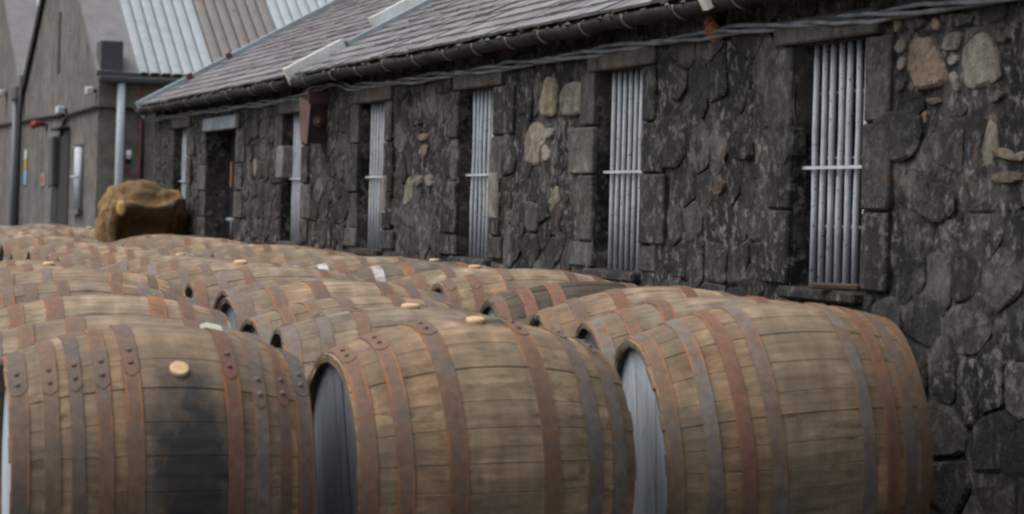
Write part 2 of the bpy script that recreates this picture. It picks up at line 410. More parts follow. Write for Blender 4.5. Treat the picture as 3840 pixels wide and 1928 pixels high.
STONES=[
  ('pale', [(7.16, 0.546), (7.084, 0.538), (7.01, 0.539), (6.991, 0.497), (6.907, 0.437), (6.909, 0.391), (7.117, 0.379), (7.145, 0.432), (7.177, 0.459)], (0.34, 0.25, 0.17)) ,
  ('pale', [(6.718, 0.535), (6.672, 0.526), (6.617, 0.485), (6.578, 0.442), (6.583, 0.392), (6.724, 0.37), (6.794, 0.383), (6.816, 0.433), (6.811, 0.488), (6.778, 0.518)], (0.3, 0.27, 0.22)) ,
  ('pale', [(7.238, 0.547), (7.194, 0.542), (7.196, 0.5), (7.248, 0.497), (7.275, 0.519)], (0.28, 0.25, 0.2)) ,
  ('pale', [(7.234, 0.491), (7.195, 0.486), (7.197, 0.449), (7.232, 0.445), (7.255, 0.466)], (0.28, 0.25, 0.2)) ,
  ('pale', [(6.887, 0.436), (6.847, 0.423), (6.824, 0.37), (6.864, 0.375), (6.898, 0.408)], (0.27, 0.24, 0.2)) ,
  ('pale', [(6.913, 0.543), (6.83, 0.542), (6.839, 0.497), (6.862, 0.487), (6.958, 0.492), (6.952, 0.52)], (0.27, 0.25, 0.2)) ,
  ('pale', [(6.901, 0.477), (6.854, 0.476), (6.845, 0.455), (6.884, 0.444), (6.916, 0.458)], (0.3, 0.27, 0.22)) ,
  ('pale', [(7.277, 0.619), (7.228, 0.614), (7.23, 0.565), (7.264, 0.557), (7.279, 0.586)], (0.3, 0.24, 0.16)) ,
  ('pale', [(7.005, 0.595), (6.98, 0.586), (6.962, 0.556), (6.994, 0.549), (7.032, 0.575)], (0.33, 0.26, 0.17)) ,
  ('grey', [(7.198, 0.614), (7.088, 0.609), (7.053, 0.58), (7.119, 0.56), (7.205, 0.574)], (0.12, 0.11, 0.1)) ,
  ('grey', [(7.24, 0.431), (7.175, 0.424), (7.195, 0.398), (7.228, 0.379), (7.264, 0.4)], (0.14, 0.13, 0.12)) ,
  ('pale', [(7.057, 0.36), (6.992, 0.362), (6.942, 0.349), (6.982, 0.338), (7.032, 0.343)], (0.22, 0.18, 0.13)) ,
  ('grey', [(6.619, 0.523), (6.545, 0.512), (6.566, 0.493), (6.611, 0.502)], (0.15, 0.14, 0.12)) ,
  ('grey', [(6.671, 0.364), (6.567, 0.364), (6.573, 0.341), (6.632, 0.329)], (0.1, 0.095, 0.085)) ,
  ('pale', [(7.068, 0.325), (7.031, 0.323), (7.037, 0.284), (7.058, 0.288)], (0.27, 0.2, 0.13)) ,
  ('grey', [(6.956, 0.602), (6.751, 0.586), (6.765, 0.555), (6.874, 0.553), (6.963, 0.581)], (0.05, 0.05, 0.048)) ,
  ('pale', [(10.759, 0.578), (10.645, 0.571), (10.574, 0.55), (10.58, 0.421), (10.647, 0.4), (10.842, 0.405), (10.805, 0.501)], (0.31, 0.26, 0.18)) ,
  ('pale', [(10.463, 0.541), (10.265, 0.538), (10.228, 0.481), (10.231, 0.421), (10.302, 0.395), (10.502, 0.397), (10.557, 0.446), (10.528, 0.512)], (0.3, 0.27, 0.22)) ,
  ('pale', [(10.194, 0.455), (10.158, 0.439), (10.166, 0.407), (10.215, 0.421)], (0.33, 0.28, 0.2)) ,
  ('pale', [(10.92, 0.391), (10.824, 0.381), (10.726, 0.337), (10.722, 0.295), (10.789, 0.255), (10.808, 0.199), (10.951, 0.197), (11.023, 0.229), (11.049, 0.33)], (0.33, 0.28, 0.22)) ,
  ('pale', [(10.751, 0.359), (10.635, 0.355), (10.643, 0.315), (10.747, 0.313)], (0.3, 0.28, 0.25)) ,
  ('pale', [(10.734, 0.296), (10.648, 0.239), (10.692, 0.21), (10.775, 0.226), (10.778, 0.261)], (0.33, 0.28, 0.22)) ,
  ('pale', [(12.934, 0.169), (12.78, 0.17), (12.782, 0.117), (12.913, 0.114)], (0.3, 0.27, 0.22)) ,
  ('pale', [(12.736, 0.168), (12.588, 0.178), (12.532, 0.116), (12.652, 0.113)], (0.3, 0.27, 0.23)) ,
  ('pale', [(12.852, 0.378), (12.691, 0.374), (12.693, 0.338), (12.865, 0.341)], (0.36, 0.27, 0.18)) ,
  ('pale', [(12.782, 0.323), (12.685, 0.321), (12.695, 0.261), (12.792, 0.266)], (0.3, 0.24, 0.16)) ,
  ('grey', [(7.067, 0.087), (6.95, 0.125), (6.831, 0.082), (6.838, 0.027), (6.942, -0.007), (7.097, 0.025), (7.111, 0.068)], (0.055, 0.05, 0.045)) ,
  ('pale', [(6.664, 0.201), (6.547, 0.213), (6.458, 0.171), (6.545, 0.177)], (0.25, 0.2, 0.14)) ,
  ('pale', [(6.631, 0.142), (6.457, 0.145), (6.446, 0.114), (6.629, 0.112)], (0.17, 0.13, 0.085)) ,
  ('pale', [(6.497, 0.19), (6.432, 0.202), (6.43, 0.171), (6.468, 0.171)], (0.28, 0.24, 0.18)) ,
  ('grey', [(7.416, 0.331), (7.092, 0.332), (7.065, 0.24), (7.151, 0.179), (7.311, 0.173), (7.397, 0.221)], (0.05, 0.05, 0.048)) ,
  ('ochre', [(8.739, 0.127), (8.628, 0.132), (8.641, 0.092), (8.719, 0.069)], (0.2, 0.13, 0.06)) ,
  ('ochre', [(8.683, 0.247), (8.612, 0.24), (8.632, 0.2), (8.664, 0.195)], (0.22, 0.13, 0.06)) ,
  ('dark', [(8.562, 0.313), (8.377, 0.275), (8.371, 0.192), (8.554, 0.194), (8.636, 0.252)], (0.025, 0.024, 0.022)) ,
  ('grey', [(8.249, 0.344), (8.022, 0.333), (8.018, 0.167), (8.245, 0.169)], (0.05, 0.05, 0.05)) ,
  ('grey', [(9.43, 0.377), (9.03, 0.369), (9.024, 0.175), (9.415, 0.175)], (0.05, 0.047, 0.043)) ,
]

EC = [cen(S[1]) for S in STONES]
quoins = []
for (a, c, z0, z1) in OPEN:
    js = [z1]
    zz = z1
    while zz > z0+.02:
        zz2 = zz-random.uniform(.18, .27)
        if zz2 < z0+.08: zz2 = z0
        js.append(zz2); zz = zz2
    for side in (0, 1):
        for i in range(len(js)-1):
            ln = random.choice((.17, .30)) + random.uniform(-.03, .05)
            if (i+side) % 2: ln = .33-ln*.45
            y = (a-ln, a-.004) if side == 0 else (c+.004, c+ln)
            quoins.append((y[0], y[1], js[i+1], js[i]))
    quoins.append((a-random.uniform(.12, .2), c+random.uniform(.08, .14), z1, z1+random.uniform(.085, .10)))   # lintel
nq = len(quoins)
cands = []                    # (area in view, V, F, tint, smooth)
for k, P, c in STONES:
    so = {'pale': .32, 'grey': .7, 'ochre': .3, 'dark': 1.0}[k]
    V, F = stone_geo(soften(P, .25), (.017 if area(P) > .006 else .013), .03, .99); c = (.13, .09, .05) if k == 'ochre' else c
    cands.append((1e9, V, F, (*c, so)))
# random rubble from a jittered brick-like net of seeds
seeds = []
z = -1.08; row = 0
while z < .80:
    h = random.uniform(.10, .22); y = Y0+random.uniform(-.1, .1)
    while y < Y1+.1:
        wdt = random.uniform(.10, .42)*(1.1 if h > .15 else .85)
        seeds.append((y+wdt/2+random.uniform(-.03, .03), z+h/2+random.uniform(-.014, .014)))
        if random.random() < .15: seeds.append((y+wdt+random.uniform(-.02, .02), z+h*random.uniform(.1, .9)))
        y += wdt
    z += h; row += 1
buck = {}
for s_ in seeds: buck.setdefault((int(s_[0]//.4), int(s_[1]//.4+5)), []).append(s_)
for s_ in seeds:
    P = [(s_[0]-.32, s_[1]-.2), (s_[0]+.32, s_[1]-.2), (s_[0]+.32, s_[1]+.2), (s_[0]-.32, s_[1]+.2)]
    bi, bj = int(s_[0]//.4), int(s_[1]//.4+5)
    for u in (-1, 0, 1):
        for v in (-1, 0, 1):
            for o in buck.get((bi+u, bj+v), ()):
                if o is s_: continue
                a_, b_ = o[0]-s_[0], (o[1]-s_[1])*1.6
                c_ = a_*(o[0]+s_[0])/2+b_*(o[1]+s_[1])/2
                P = clip(P, a_, b_, c_)
                if len(P) < 3: break
    if len(P) < 3: continue
    P = clip(P, 0, 1, .79); P = clip(P, 1, 0, Y1-.01)
    if len(P) < 3: continue
    c = cen(P); bad = False
    for (a, e, z0, z1) in OPEN:
        if a < c[0] < e and z0 < c[1] < z1: bad = True; break
        if max(p[0] for p in P) > a and min(p[0] for p in P) < e and max(p[1] for p in P) > z0 and min(p[1] for p in P) < z1:
            if c[0] <= a: P = clip(P, 1, 0, a-.005)
            elif c[0] >= e: P = clip(P, -1, 0, -e-.005)
            elif c[1] >= z1: P = clip(P, 0, -1, -z1-.005)
            else: P = clip(P, 0, 1, z0-.005)
            if len(P) < 3: bad = True; break
    if bad or area(P) < .0012: continue
    if any(q_[0] < c[0] < q_[1] and q_[2] < c[1] < q_[3] for q_ in quoins): continue
    if any(inside(c, S[1]) or inside(cen(S[1]), P) and area(P) < 2.2*area(S[1]) for S in STONES): continue
    hush = any(abs(q_[0]-c[0]) < .26 and abs(q_[1]-c[1]) < .19 for q_ in EC)
    P = soften(P, random.uniform(.07, .2))
    if len(P) < 4: continue
    V, F = stone_geo(P, random.uniform(.004, .015) if not hush else .0015, .025, random.uniform(.935, .985))
    vis = apx([(WF, p[0], p[1]+H) for p in P]) if in_view((WF, c[0], c[1]+H)) and c[1] > -.75 else 0
    cands.append((vis, V, F, stone_tint(area(P))))
cands.sort(key=lambda t: -t[0])
nst = 300-nq
for vis, V, F, t in cands[:nst]:
    link('stone', mesh('stone', V, F, False, t), M['stone'], wh)
b = MB()
for vis, V, F, t in cands[nst:]: b.add(V, F, t)
tag(b.build('rubble', M['stone'], wh), kind='stuff')
for i, (a, c, z0, z1) in enumerate(quoins):
    b = MB(); r = random.random()
    t = (.065, .062, .057, .7) if r < .5 else (.11, .104, .095, .5) if r < .8 else (.036, .034, .032, .9)
    g_ = .004; lint = (i >= 0 and z1-z0 < .105 and c-a > .6)
    if not lint and abs(c-10.3) < .35 and a > 10.05 and .05 < z0 < .3: t = (.25, .23, .205, .5)
    if lint: t = (.13, .12, .105, .4)
    b.box(WF-random.uniform(.014, .022)-(.012 if lint else 0), a+g_, z0+H+g_, WF+.055, c-g_, z1+H-g_, t, bev=.006)
    b.build('lintel' if lint else 'stone', M['stone'], wh)
# pale dressed jamb stones right of the third and fourth windows
for (ya, yb, z0, z1, t) in ((11.40, 11.532, -.035, .175, (.28, .26, .22, .2)), (13.46, 13.562, -.03, .17, (.28, .26, .22, .2)), (16.11, 16.30, .17, .37, (.27, .255, .23, .25))):
    b = MB(); b.box(WF-.026, ya, z0+H, WF+.05, yb, z1+H, t, bev=.008); b.build('stone', M['stone'], wh)

# windows
for wi, y in enumerate(wins):
    z0, z1 = -.215+H, .563+H
    wroot = empty('window', (0, y+.28, z0)); wroot.parent = wh
    def wadd(o): o.parent = wroot; o.location = -wroot.location; return o
    wadd(box('pane', M['pane'] if wi else M['whitewash'], None, .20, y+.002, z0+.002, .25, y+.558, z1-.002))
    for k in range(8):
        yb = y+.045+k*.0665
        wob = random.uniform(-.004, .004)
        wadd(tube('bar', M['bar'], None, [(0, yb, z0-.01), (wob, yb+wob, z0+.25), (-wob, yb, z0+.5), (0, yb, z1+.01)], random.uniform(.0098, .0112), 10))
    zc = .167+H
    wadd(box('crossbar', M['bar'], None, -.0245, y-.004, zc-.005, -.0165, y+.564, zc+.005))
    for zz in (.41, .20, -.02):
        wadd(box('inner_rail', M['bluepaint'], None, .03, y, zz+H-.004, .036, y+.56, zz+H+.004))
    b = MB(); b.box(WF-.045, y-.02, -.255+H, .19, y+.58, -.217+H, (.06, .058, .054, .6), bev=.008)
    wadd(b.build('sill', M['stone'], None))
# door
dr = empty('door', (0, 18.3, 0)); dr.parent = wh
def dadd(o): o.parent = dr; o.location = -dr.location; return o
dadd(box('door_panel', M['doorblack'], None, .10, 18.25, .01, .15, 18.826, .505+H))
for k in range(3): dadd(box('board', M['doorgreen'], None, .085, 17.73+k*.175, .01, .145, 17.90+k*.175, .50+H))
dadd(box('lintel', M['bluepaint'], None, WF-.035, 17.66, .512+H, .05, 18.90, .605+H, bev=.008))
dadd(tube('latch', M['bluepaint'], None, [(.04, 18.22, -.11+H), (.04, 18.50, -.105+H)], .014))
dadd(tube('latch', M['doorblack'], None, [(.04, 18.30, -.11+H), (.04, 18.30, -.35+H)], .02))
dadd(box('handle_plate', M['plain'], None, .066, 18.54, .12+H, .076, 18.59, .30+H, bev=.004, color=(.30, .12, .035)))

# roof: deck, slates, flashings
SL = math.atan(.56); cs, sn = math.cos(SL), math.sin(SL)
EX, EZ = -.16, .755+H
def rp(s_, y, h=0.0): return (EX+cs*s_-sn*h, y, EZ+sn*s_+cs*h)
b = MB(); LEN = 3.3
b.add([rp(.02, Y0), rp(.02, Y1+.02), rp(LEN, Y1+.02), rp(LEN, Y0), rp(.02, Y0, -.05), rp(.02, Y1+.02, -.05), rp(LEN, Y1+.02, -.05), rp(LEN, Y0, -.05)],
      [(0, 1, 2, 3), (7, 6, 5, 4), (0, 3, 7, 4), (1, 5, 6, 2), (0, 4, 5, 1)])
rx = rp(LEN, 0); b.add([(rx[0]+.01, Y0, rx[2]), (rx[0]+.01, Y1, rx[2]), (rx[0]+2.9, Y1, rx[2]-1.6), (rx[0]+2.9, Y0, rx[2]-1.6)], [(0, 3, 2, 1)])
b.build('roof', M['timber'], wh)
sl = []
EXPO = .118
for r_ in range(int(LEN/EXPO)):
    y = Y0-random.uniform(0, .2)
    s0 = r_*EXPO
    while y < Y1-.05:
        wd = random.uniform(.14, .27)*(1-.25*min(1, r_/26))
        ya, yb = max(y, Y0), min(y+wd-.006, Y1-.06)
        y += wd
        if yb-ya < .05: continue
        if ya < 15.43 < yb or ya < 15.30 < yb: 
            if yb-ya > .1:
                if ya < 15.30 < yb: yb = 15.29
                else: ya = 15.44
            else: continue
        if 15.30 < (ya+yb)/2 < 15.43: continue
        j = [random.uniform(-.005, .005) for _ in range(4)]; th = random.uniform(.010, .015); l0 = random.uniform(.016, .023)
        s1 = min(s0+EXPO*1.85, LEN)
        V = [rp(s0+j[0]-.012, ya, l0), rp(s0+j[1]-.012, yb, l0+random.uniform(-.003, .003)), rp(s1, yb, .004), rp(s1, ya, .004)]
        V += [rp(s0+j[0]-.012, ya, l0+th), rp(s0+j[1]-.012, yb, l0+th), rp(s1, yb, .004+th*.7), rp(s1, ya, .004+th*.7)]
        F = [(3, 2, 1, 0), (4, 5, 6, 7), (0, 1, 5, 4), (1, 2, 6, 5), (3, 0, 4, 7)]
        k = random.uniform(.78, 1.2); warm = random.uniform(-.007, .009)
        t = (.176*k+warm, .168*k, .173*k-warm*.3, 1)
        cpt = rp(s0+.06, (ya+yb)/2)
        vis = apx([rp(s0, ya), rp(s0, yb), rp(s0+EXPO, yb), rp(s0+EXPO, ya)]) if in_view(cpt) else 0
        sl.append((vis, V, F, t))
sl.sort(key=lambda t: -t[0])
for vis, V, F, t in sl[:300]: link('slate', mesh('slate', V, F, False, t), M['slate'], wh)
b = MB()
for vis, V, F, t in sl[300:]: b.add(V, F, t)
tag(b.build('slates', M['slate'], wh), kind='stuff')
def strip(name, mat, ya, yb, s0, s1, h0, h1, par=wh):
    b = MB(); b.add([rp(s0, ya, h0), rp(s0, yb, h0), rp(s1, yb, h0), rp(s1, ya, h0), rp(s0, ya, h1), rp(s0, yb, h1), rp(s1, yb, h1), rp(s1, ya, h1)],
                    [(3, 2, 1, 0), (4, 5, 6, 7), (0, 1, 5, 4), (1, 2, 6, 5), (2, 3, 7, 6), (3, 0, 4, 7)])
    return b.build(name, mat, par)
strip('verge_flashing', M['lead'], Y1-.06, Y1+.05, -.03, LEN, -.08, .06)
for s_ in (.42, .78, 1.95): strip('verge_clip', M['rusty'], Y1-.065, Y1-.045, s_, s_+.05, .0, .075)
strip('skew_flashing', M['leadw'], 15.305, 15.38, -.05, .34, -.02, .08)
strip('skew_stone', M['skew'], 15.305, 15.355, .345, .56, -.02, .055)
strip('skew_flashing', M['leadw'], 15.35, 15.43, .565, LEN, .0, .11)
strip('skew_flashing', M['lead'], 15.25, 15.355, .36, LEN, .0, .055)
for s_ in (.92, 1.02): strip('verge_clip', M['rusty'], 15.34, 15.44, s_, s_+.03, .09, .102)
# gutter with hooks
def gutter(y0, y1, x, z, r=.043):
    b = MB(); n = 9; m_ = max(2, int((y1-y0)/.35)); V = []; F = []
    for i in range(m_+1):
        y = y0+(y1-y0)*i/m_; sag = random.uniform(-.006, .006)
        for k in range(n):
            a = math.pi+math.pi*k/(n-1); V.append((x+r*math.cos(a), y, z+r*math.sin(a)+sag))
        for k in range(n):
            a = 2*math.pi-math.pi*k/(n-1); V.append((x+(r-.008)*math.cos(a), y, z+(r-.008)*math.sin(a)+sag))
    for i in range(m_):
        for k in range(2*n): k2 = (k+1) % (2*n); F.append((i*2*n+k, (i+1)*2*n+k, (i+1)*2*n+k2, i*2*n+k2))
    F.append(tuple(range(2*n))); F.append(tuple(m_*2*n+k for k in range(2*n))[::-1])
    b.add(V, F); return b.build('gutter', M['gutter'], wh, True)
gA = gutter(15.42, Y1+.03, -.175, .738+H); gB = gutter(Y0, 15.28, -.175, .738+H)
for y in (21.1, 20.5, 19.7, 18.9, 18.1, 17.3, 16.5, 15.8, 14.9, 14.2, 13.6, 13.0, 12.4, 11.84, 11.35, 10.82, 10.36, 9.81, 9.31, 8.76, 8.2, 7.6):
    par = gA if y > 15.4 else gB
    tube('hook', M['plain'], par, [(-.175+.048*math.cos(a), y, .738+H+.048*math.sin(a)) for a in [math.pi*(1.0+.5*k/5) for k in range(6)]], .004, 6, (.20, .195, .185))
strip('gutter_collar', M['leadw'], 8.40, 8.45, -.085, .03, -.02, .04)
b = MB()                                                     # moss and grit along the eave
for k in range(420):
    y = Y1-random.random()**.8*(Y1-6.5); r = random.uniform(.006, .020); p = Vector(rp(random.uniform(-.05, .03), y, random.uniform(-.012, .012)))
    if random.random() < .4: p = Vector((-.175+random.choice((-1, 1))*.041, y, .740+H))
    V = [p+Vector(d)*r*random.uniform(.6, 1.3) for d in ((1, 0, 0), (0, 1.6, 0), (-1, 0, 0), (0, -1.6, 0), (0, 0, .8), (0, 0, -.8))]
    b.add(V, [(0, 1, 4), (1, 2, 4), (2, 3, 4), (3, 0, 4), (1, 0, 5), (2, 1, 5), (3, 2, 5), (0, 3, 5)])
tag(b.build('moss', M['moss'], wh), kind='stuff')
box('eave_board', M['gutter'], wh, -.12, Y0, .735+H, -.06, Y1-.02, .80+H)

# cable run under the gutter
pts = [(21.25, .669), (21.2, .670), (19, .663), (17.07, .655), (16.2, .652), (15.6, .661), (15.2, .69), (14.75, .705), (14.5, .69), (14.3, .664), (13.3, .655), (11.1, .645), (9.57, .648), (8.9, .645), (8.6, .650), (8.0, .632), (7.4, .622), (6.7, .619), (4.6, .60)]
def interp(y):
    for (a, za), (c, zc) in zip(pts, pts[1:]):
        if c <= y <= a: return zc+(za-zc)*(y-c)/(a-c)
    return pts[-1][1]
cb = empty('cable', (-.08, 13, 0)); tag(cb, 'grey twisted cable running along the stone wall under the gutter', 'cable')
cb.location = (0, 0, 0)
for s_ in range(3):
    P = []
    y = 21.2; k = 0
    while y > 4.7:
        ph = k*.55+s_*2.1; P.append((-.078+.010*math.cos(ph), y, interp(y)+H-.012*s_*.4+.011*math.sin(ph)+random.uniform(-.003, .003))); y -= .12; k += 1
    tube('strand', M['cable'], cb, P, .0085, 6)
cl = tag(empty('cable_bracket', (WF, 8.72, .65+H)), 'rusty orange bracket holding the cable to the stone wall', 'bracket')
b = MB(); b.add([(-.012, -.06, -.02), (-.06, -.05, .012), (-.055, .04, .0), (-.012, .05, -.045), (-.012, -.055, .0), (-.055, -.055, .035), (-.05, .035, .018), (-.012, .045, -.02)], [(3, 2, 1, 0), (4, 5, 6, 7), (0, 1, 5, 4), (1, 2, 6, 5), (2, 3, 7, 6), (3, 0, 4, 7)]); b.build('plate', M['plain'], cl, color=(.26, .12, .06))
tube('hook', M['plain'], cl, [(-.02, .06, -.01), (-.05, .02, .03), (-.06, -.04, .05)], .012, 6, (.22, .1, .045))

# rusty lamp box
lb = tag(empty('wall_box', (WF, 15.03, .36+H)), 'rusty brown metal box with round lens fixed to the stone wall under the gutter', 'wall box')
b = MB()
V = [(-.015, -.08, 0), (-.125, -.08, 0), (-.125, .08, .03), (-.015, .08, .03), (-.015, -.08, .225), (-.11, -.08, .225), (-.135, .10, .26), (-.015, .10, .26)]
b.add(V, [(0, 1, 2, 3), (7, 6, 5, 4), (0, 4, 5, 1), (2, 6, 7, 3), (3, 7, 4, 0)]); b.build('body', M['darkrust'], lb)
b = MB(); b.add([(-.126, -.085, -.005), (-.127, .085, .02), (-.137, .105, .27), (-.112, -.085, .235), (-.118, -.085, -.005), (-.119, .085, .02), (-.129, .105, .27), (-.104, -.085, .235)],
                [(3, 2, 1, 0), (4, 5, 6, 7), (0, 1, 5, 4), (1, 2, 6, 5), (2, 3, 7, 6), (3, 0, 4, 7)]); b.build('side_plate', M['rusty'], lb)
b = MB(); b.box(-.125, -.088, .23, -.005, -.075, .30, bev=.004); b.build('top_plate', M['rusty'], lb)
disc_bm((-.06, -.081, .125), (0, -1, 0), .032, .010).build('lens', M['rusty'], lb, True)
tube('cap_nut', M['plain'], lb, [(-.06, -.092, .125), (-.06, -.105, .125)], .012, 8, (.17, .09, .035))

st = tag(empty('wood_offcut', (-.07, 7.62, -.205+H)), 'small brown wood offcut lying on the sill of the nearest barred window', 'wood scrap')
st.rotation_euler = (0, R(-4), R(35))
b = MB(); b.box(-.022, -.085, -.008, .016, .085, .010, bev=.004); b.build('stick', M['timber'], st)

# ------------------------------------------------------------------ gabled warehouses behind
GX, GY = .68, 30.0
def gable_house(y0, width, ze, pitch, label, first):
    g = tag(empty('gabled_warehouse', (GX, y0, 0)), label, 'warehouse', 'gabled warehouses behind the barrel yard')
    def P(o): o.parent = g; o.location = Vector(o.location)-Vector((GX, y0, 0)); return o
    y1 = y0+width; ym = (y0+y1)/2; za = ze+math.tan(pitch)*width/2; z0 = -.2; XE = 12
    b = MB()
    b.add([(GX, y0, z0), (GX, y1, z0), (GX, y1, ze+H), (GX, ym, za+H), (GX, y0, ze+H)], [(0, 4, 3, 2, 1)])
    P(b.build('gable_wall', M['gable'], None))
    b = MB()
    b.add([(GX+.0, y0, z0), (XE, y0, z0), (XE, y0, ze+H), (GX+.0, y0, ze+H)], [(0, 1, 2, 3)])
    b.add([(XE, y0, z0), (XE, y1, z0), (XE, y1, ze+H), (XE, y0, ze+H)], [(0, 1, 2, 3)])
    P(b.build('side_wall', M['side'], None))
    c, s_ = math.cos(pitch), math.sin(pitch); L = width/2/c
    def q(x, d, h=0.0): return (x, y0-.06+c*d-s_*h, ze+H+s_*d+c*h-.03)
    def qb(x, d, h=0.0): return (x, y1-c*d+s_*h, ze+H+s_*d+c*h-.03)
    # far slope
    b = MB(); b.add([qb(GX, 0), qb(XE, 0), qb(XE, L), qb(GX, L)], [(0, 1, 2, 3)]); P(b.build('roof', M['skew'], None))
    # corrugated sheets on the slope towards the yard
    pitchw = .128; x = GX+.42; i = 0
    cols = {'blue': (.31, .35, .375), 'brown': (.172, .162, .15)}
    plan = ['blue', 'brown']+['blue']*12
    rows = [(0, 2.3), (2.25, L)]
    while x < XE-.9:
        for r_, (d0, d1) in enumerate(rows):
            kind = plan[min(i, len(plan)-1)]
            ncor = 7 if i < 2 else 7; b = MB(); V = []; F = []
            prof = [(0, -1.0), (.05, -.9), (.14, .75), (.30, .95), (.55, 1.0), (.80, .95), (.95, .7)]
            lift = .03+.008*(i % 2)+.012*r_
            for d in (d0, d1):
                for k in range(ncor):
                    for (u, h) in prof: V.append(q(x+(k+u)*pitchw, d, lift+h*.028))
                V.append(q(x+ncor*pitchw, d, lift-.028))
            m_ = len(V)//2
            for k in range(m_-1): F.append((k, k+1, m_+k+1, m_+k))
            b.add(V, F); j = random.uniform(.92, 1.08)
            o = P(b.build('corrugated_sheet', M['sheet'], None, False, tuple(t*j for t in cols[kind])))
            if kind == 'brown' and first:
                for k in (1, 3, 5):
                    for d in (.95, 1.75):
                        if d0 < d < d1:
                            bb = MB(); pb = Vector(q(x+(k+.55)*pitchw, d, lift+.02)); bb.tube([pb, pb+Vector((0, -s_, c))*.02], [.016, .010], 6)
                            ob = bb.build('bolt', M['plain'], None, True, (.42, .12, .07)); ob.parent = o; ob.location = -Vector((GX, y0, 0))-o.location
        x += pitchw*7; i += 1
    # skew strip along the gable edge, black verge on the other side
    b = MB(); b.add([q(GX-.04, -.02, .0), q(GX+.46, -.02, .0), q(GX+.46, L, .0), q(GX-.04, L, .0), q(GX-.04, -.02, .075), q(GX+.46, -.02, .05), q(GX+.46, L, .05), q(GX-.04, L, .075)],
                    [(3, 2, 1, 0), (4, 5, 6, 7), (0, 1, 5, 4), (1, 2, 6, 5), (2, 3, 7, 6), (3, 0, 4, 7)]); P(b.build('skew', M['skew'], None))
    b = MB(); b.add([qb(GX-.05, -.02, -.05), qb(GX+.12, -.02, -.05), qb(GX+.12, L, -.05), qb(GX-.05, L, -.05), qb(GX-.05, -.02, .10), qb(GX+.12, -.02, .10), qb(GX+.12, L, .10), qb(GX-.05, L, .10)],
                    [(3, 2, 1, 0), (4, 5, 6, 7), (0, 1, 5, 4), (1, 2, 6, 5), (2, 3, 7, 6), (3, 0, 4, 7)]); P(b.build('verge', M['gutter'], None))
    return g, P, za
gw, P, za = gable_house(GY, 7.66, 1.44, R(29), 'grey roughcast gabled warehouse with corrugated roof, white downpipe and buff side wall', True)
P(box('gutter', M['gutter2'], None, GX-.02, GY-.17, 1.33+H, 4.2, GY-.05, 1.40+H, bev=.015))
P(box('kneeler_block', M['box'], None, GX-.003, GY-.10, 1.435+H, GX+.25, GY+.25, 1.80+H, bev=.01))
b = MB(); b.tube([(GX+.24, GY-.10, 1.33+H), (GX+.24, GY-.09, .6+H), (GX+.235, GY-.09, -.95+H)], .046, 14); P(b.build('downpipe', M['plain'], None, True, (.55, .58, .62)))
# vent slit, door, barred window on the gable wall
P(box('vent_slit', M['doorblack'], None, GX-.012, 33.60, 1.60+H, GX+.01, 33.86, 2.36+H))
P(box('door', M['doorblack'], None, GX-.016, 32.40, -1.0+H, GX+.01, 33.36, .85+H))
P(box('door_post', M['box'], None, GX-.10, 33.37, .16+H, GX-.002, 33.75, .80+H, bev=.02))
P(box('doorway', M['doorblack'], None, GX-.022, 33.37, -1.0+H, GX+.01, 34.0, .155+H))
P(box('door_head', M['doorblack'], None, GX-.14, 32.42, .85+H, GX-.002, 33.30, .90+H, bev=.015))
wo = empty('window', (GX, 31.43, 0)); P(wo)
def wP(o): o.parent = wo; o.location = Vector(o.location)-Vector((GX, 31.43, 0)); return o
wP(box('pane', M['doorblack'], None, GX-.008, 31.12, -.10+H, GX+.01, 31.74, .66+H))
for k in range(4): wP(tube('bar', M['bar'], None, [(GX-.03, 31.16+k*.095, -.1+H), (GX-.03, 31.16+k*.095, .62+H)], .036, 8))
wP(box('sill', M['gable'], None, GX-.06, 31.05, -.16+H, GX-.002, 31.8, -.105+H))
wP(box('crossbar', M['bar'], None, GX-.075, 31.1, .27+H, GX-.066, 31.75, .29+H))
P(box('hopper', M['box'], None, GX-.13, 37.5, 1.38+H, GX-.004, 38.15, 1.58+H, bev=.02))
b = MB(); b.tube([(GX-.07, 38.0, 1.37+H), (GX-.07, 38.05, -.9+H)], .042, 12); P(b.build('downpipe', M['plain'], None, True, (.17, .19, .21)))
b = MB(); b.tube([(GX-.06, 37.45, 1.72+H), (GX-.06, 37.5, 1.2+H), (GX-.06, 37.6, -.9+H)], .035, 8); P(b.build('corner_pipe', M['gutter2'], None, True))
gw2, P2, _ = gable_house(GY+7.66, 9.0, 1.44, R(29), 'farther grey gabled warehouse at the left edge beyond the hopper and valley', False)
# fittings on those walls
cb2 = tag(empty('conduit', (0, 0, 0)), 'black conduit with a red hose crossing the gable and bending down the buff wall', 'conduit')
tube('pipe', M['gutter'], cb2, [(GX-.03, 41.5, 1.10+H), (GX-.03, 36, 1.07+H), (GX-.03, 32.9, 1.04+H)], .022, 6)
tube('pipe', M['gutter'], cb2, [(GX-.03, 33.1, .80+H), (GX-.03, 32.75, .98+H), (GX-.03, 32.3, 1.03+H), (GX-.03, 30.1, 1.05+H), (GX+.02, 29.95, 1.05+H), (GX+.36, 29.95, 1.04+H), (GX+.46, 29.95, .99+H), (GX+.50, 29.95, .88+H), (GX+.505, 29.95, .1+H)], .022, 6)
tube('red_hose', M['plain'], cb2, [(GX+.475, 29.94, 1.4+H), (GX+.475, 29.94, .34+H), (GX+.43, 29.94, .30+H), (GX+.36, 29.94, .30+H), (GX+.33, 29.94, .36+H), (GX+.335, 29.94, .44+H)], .011, 6, (.28, .045, .045))
lt = tag(empty('wall_lamp', (GX+.345, 29.98, .48+H)), 'small white lamp on the buff wall beside the white downpipe', 'lamp')
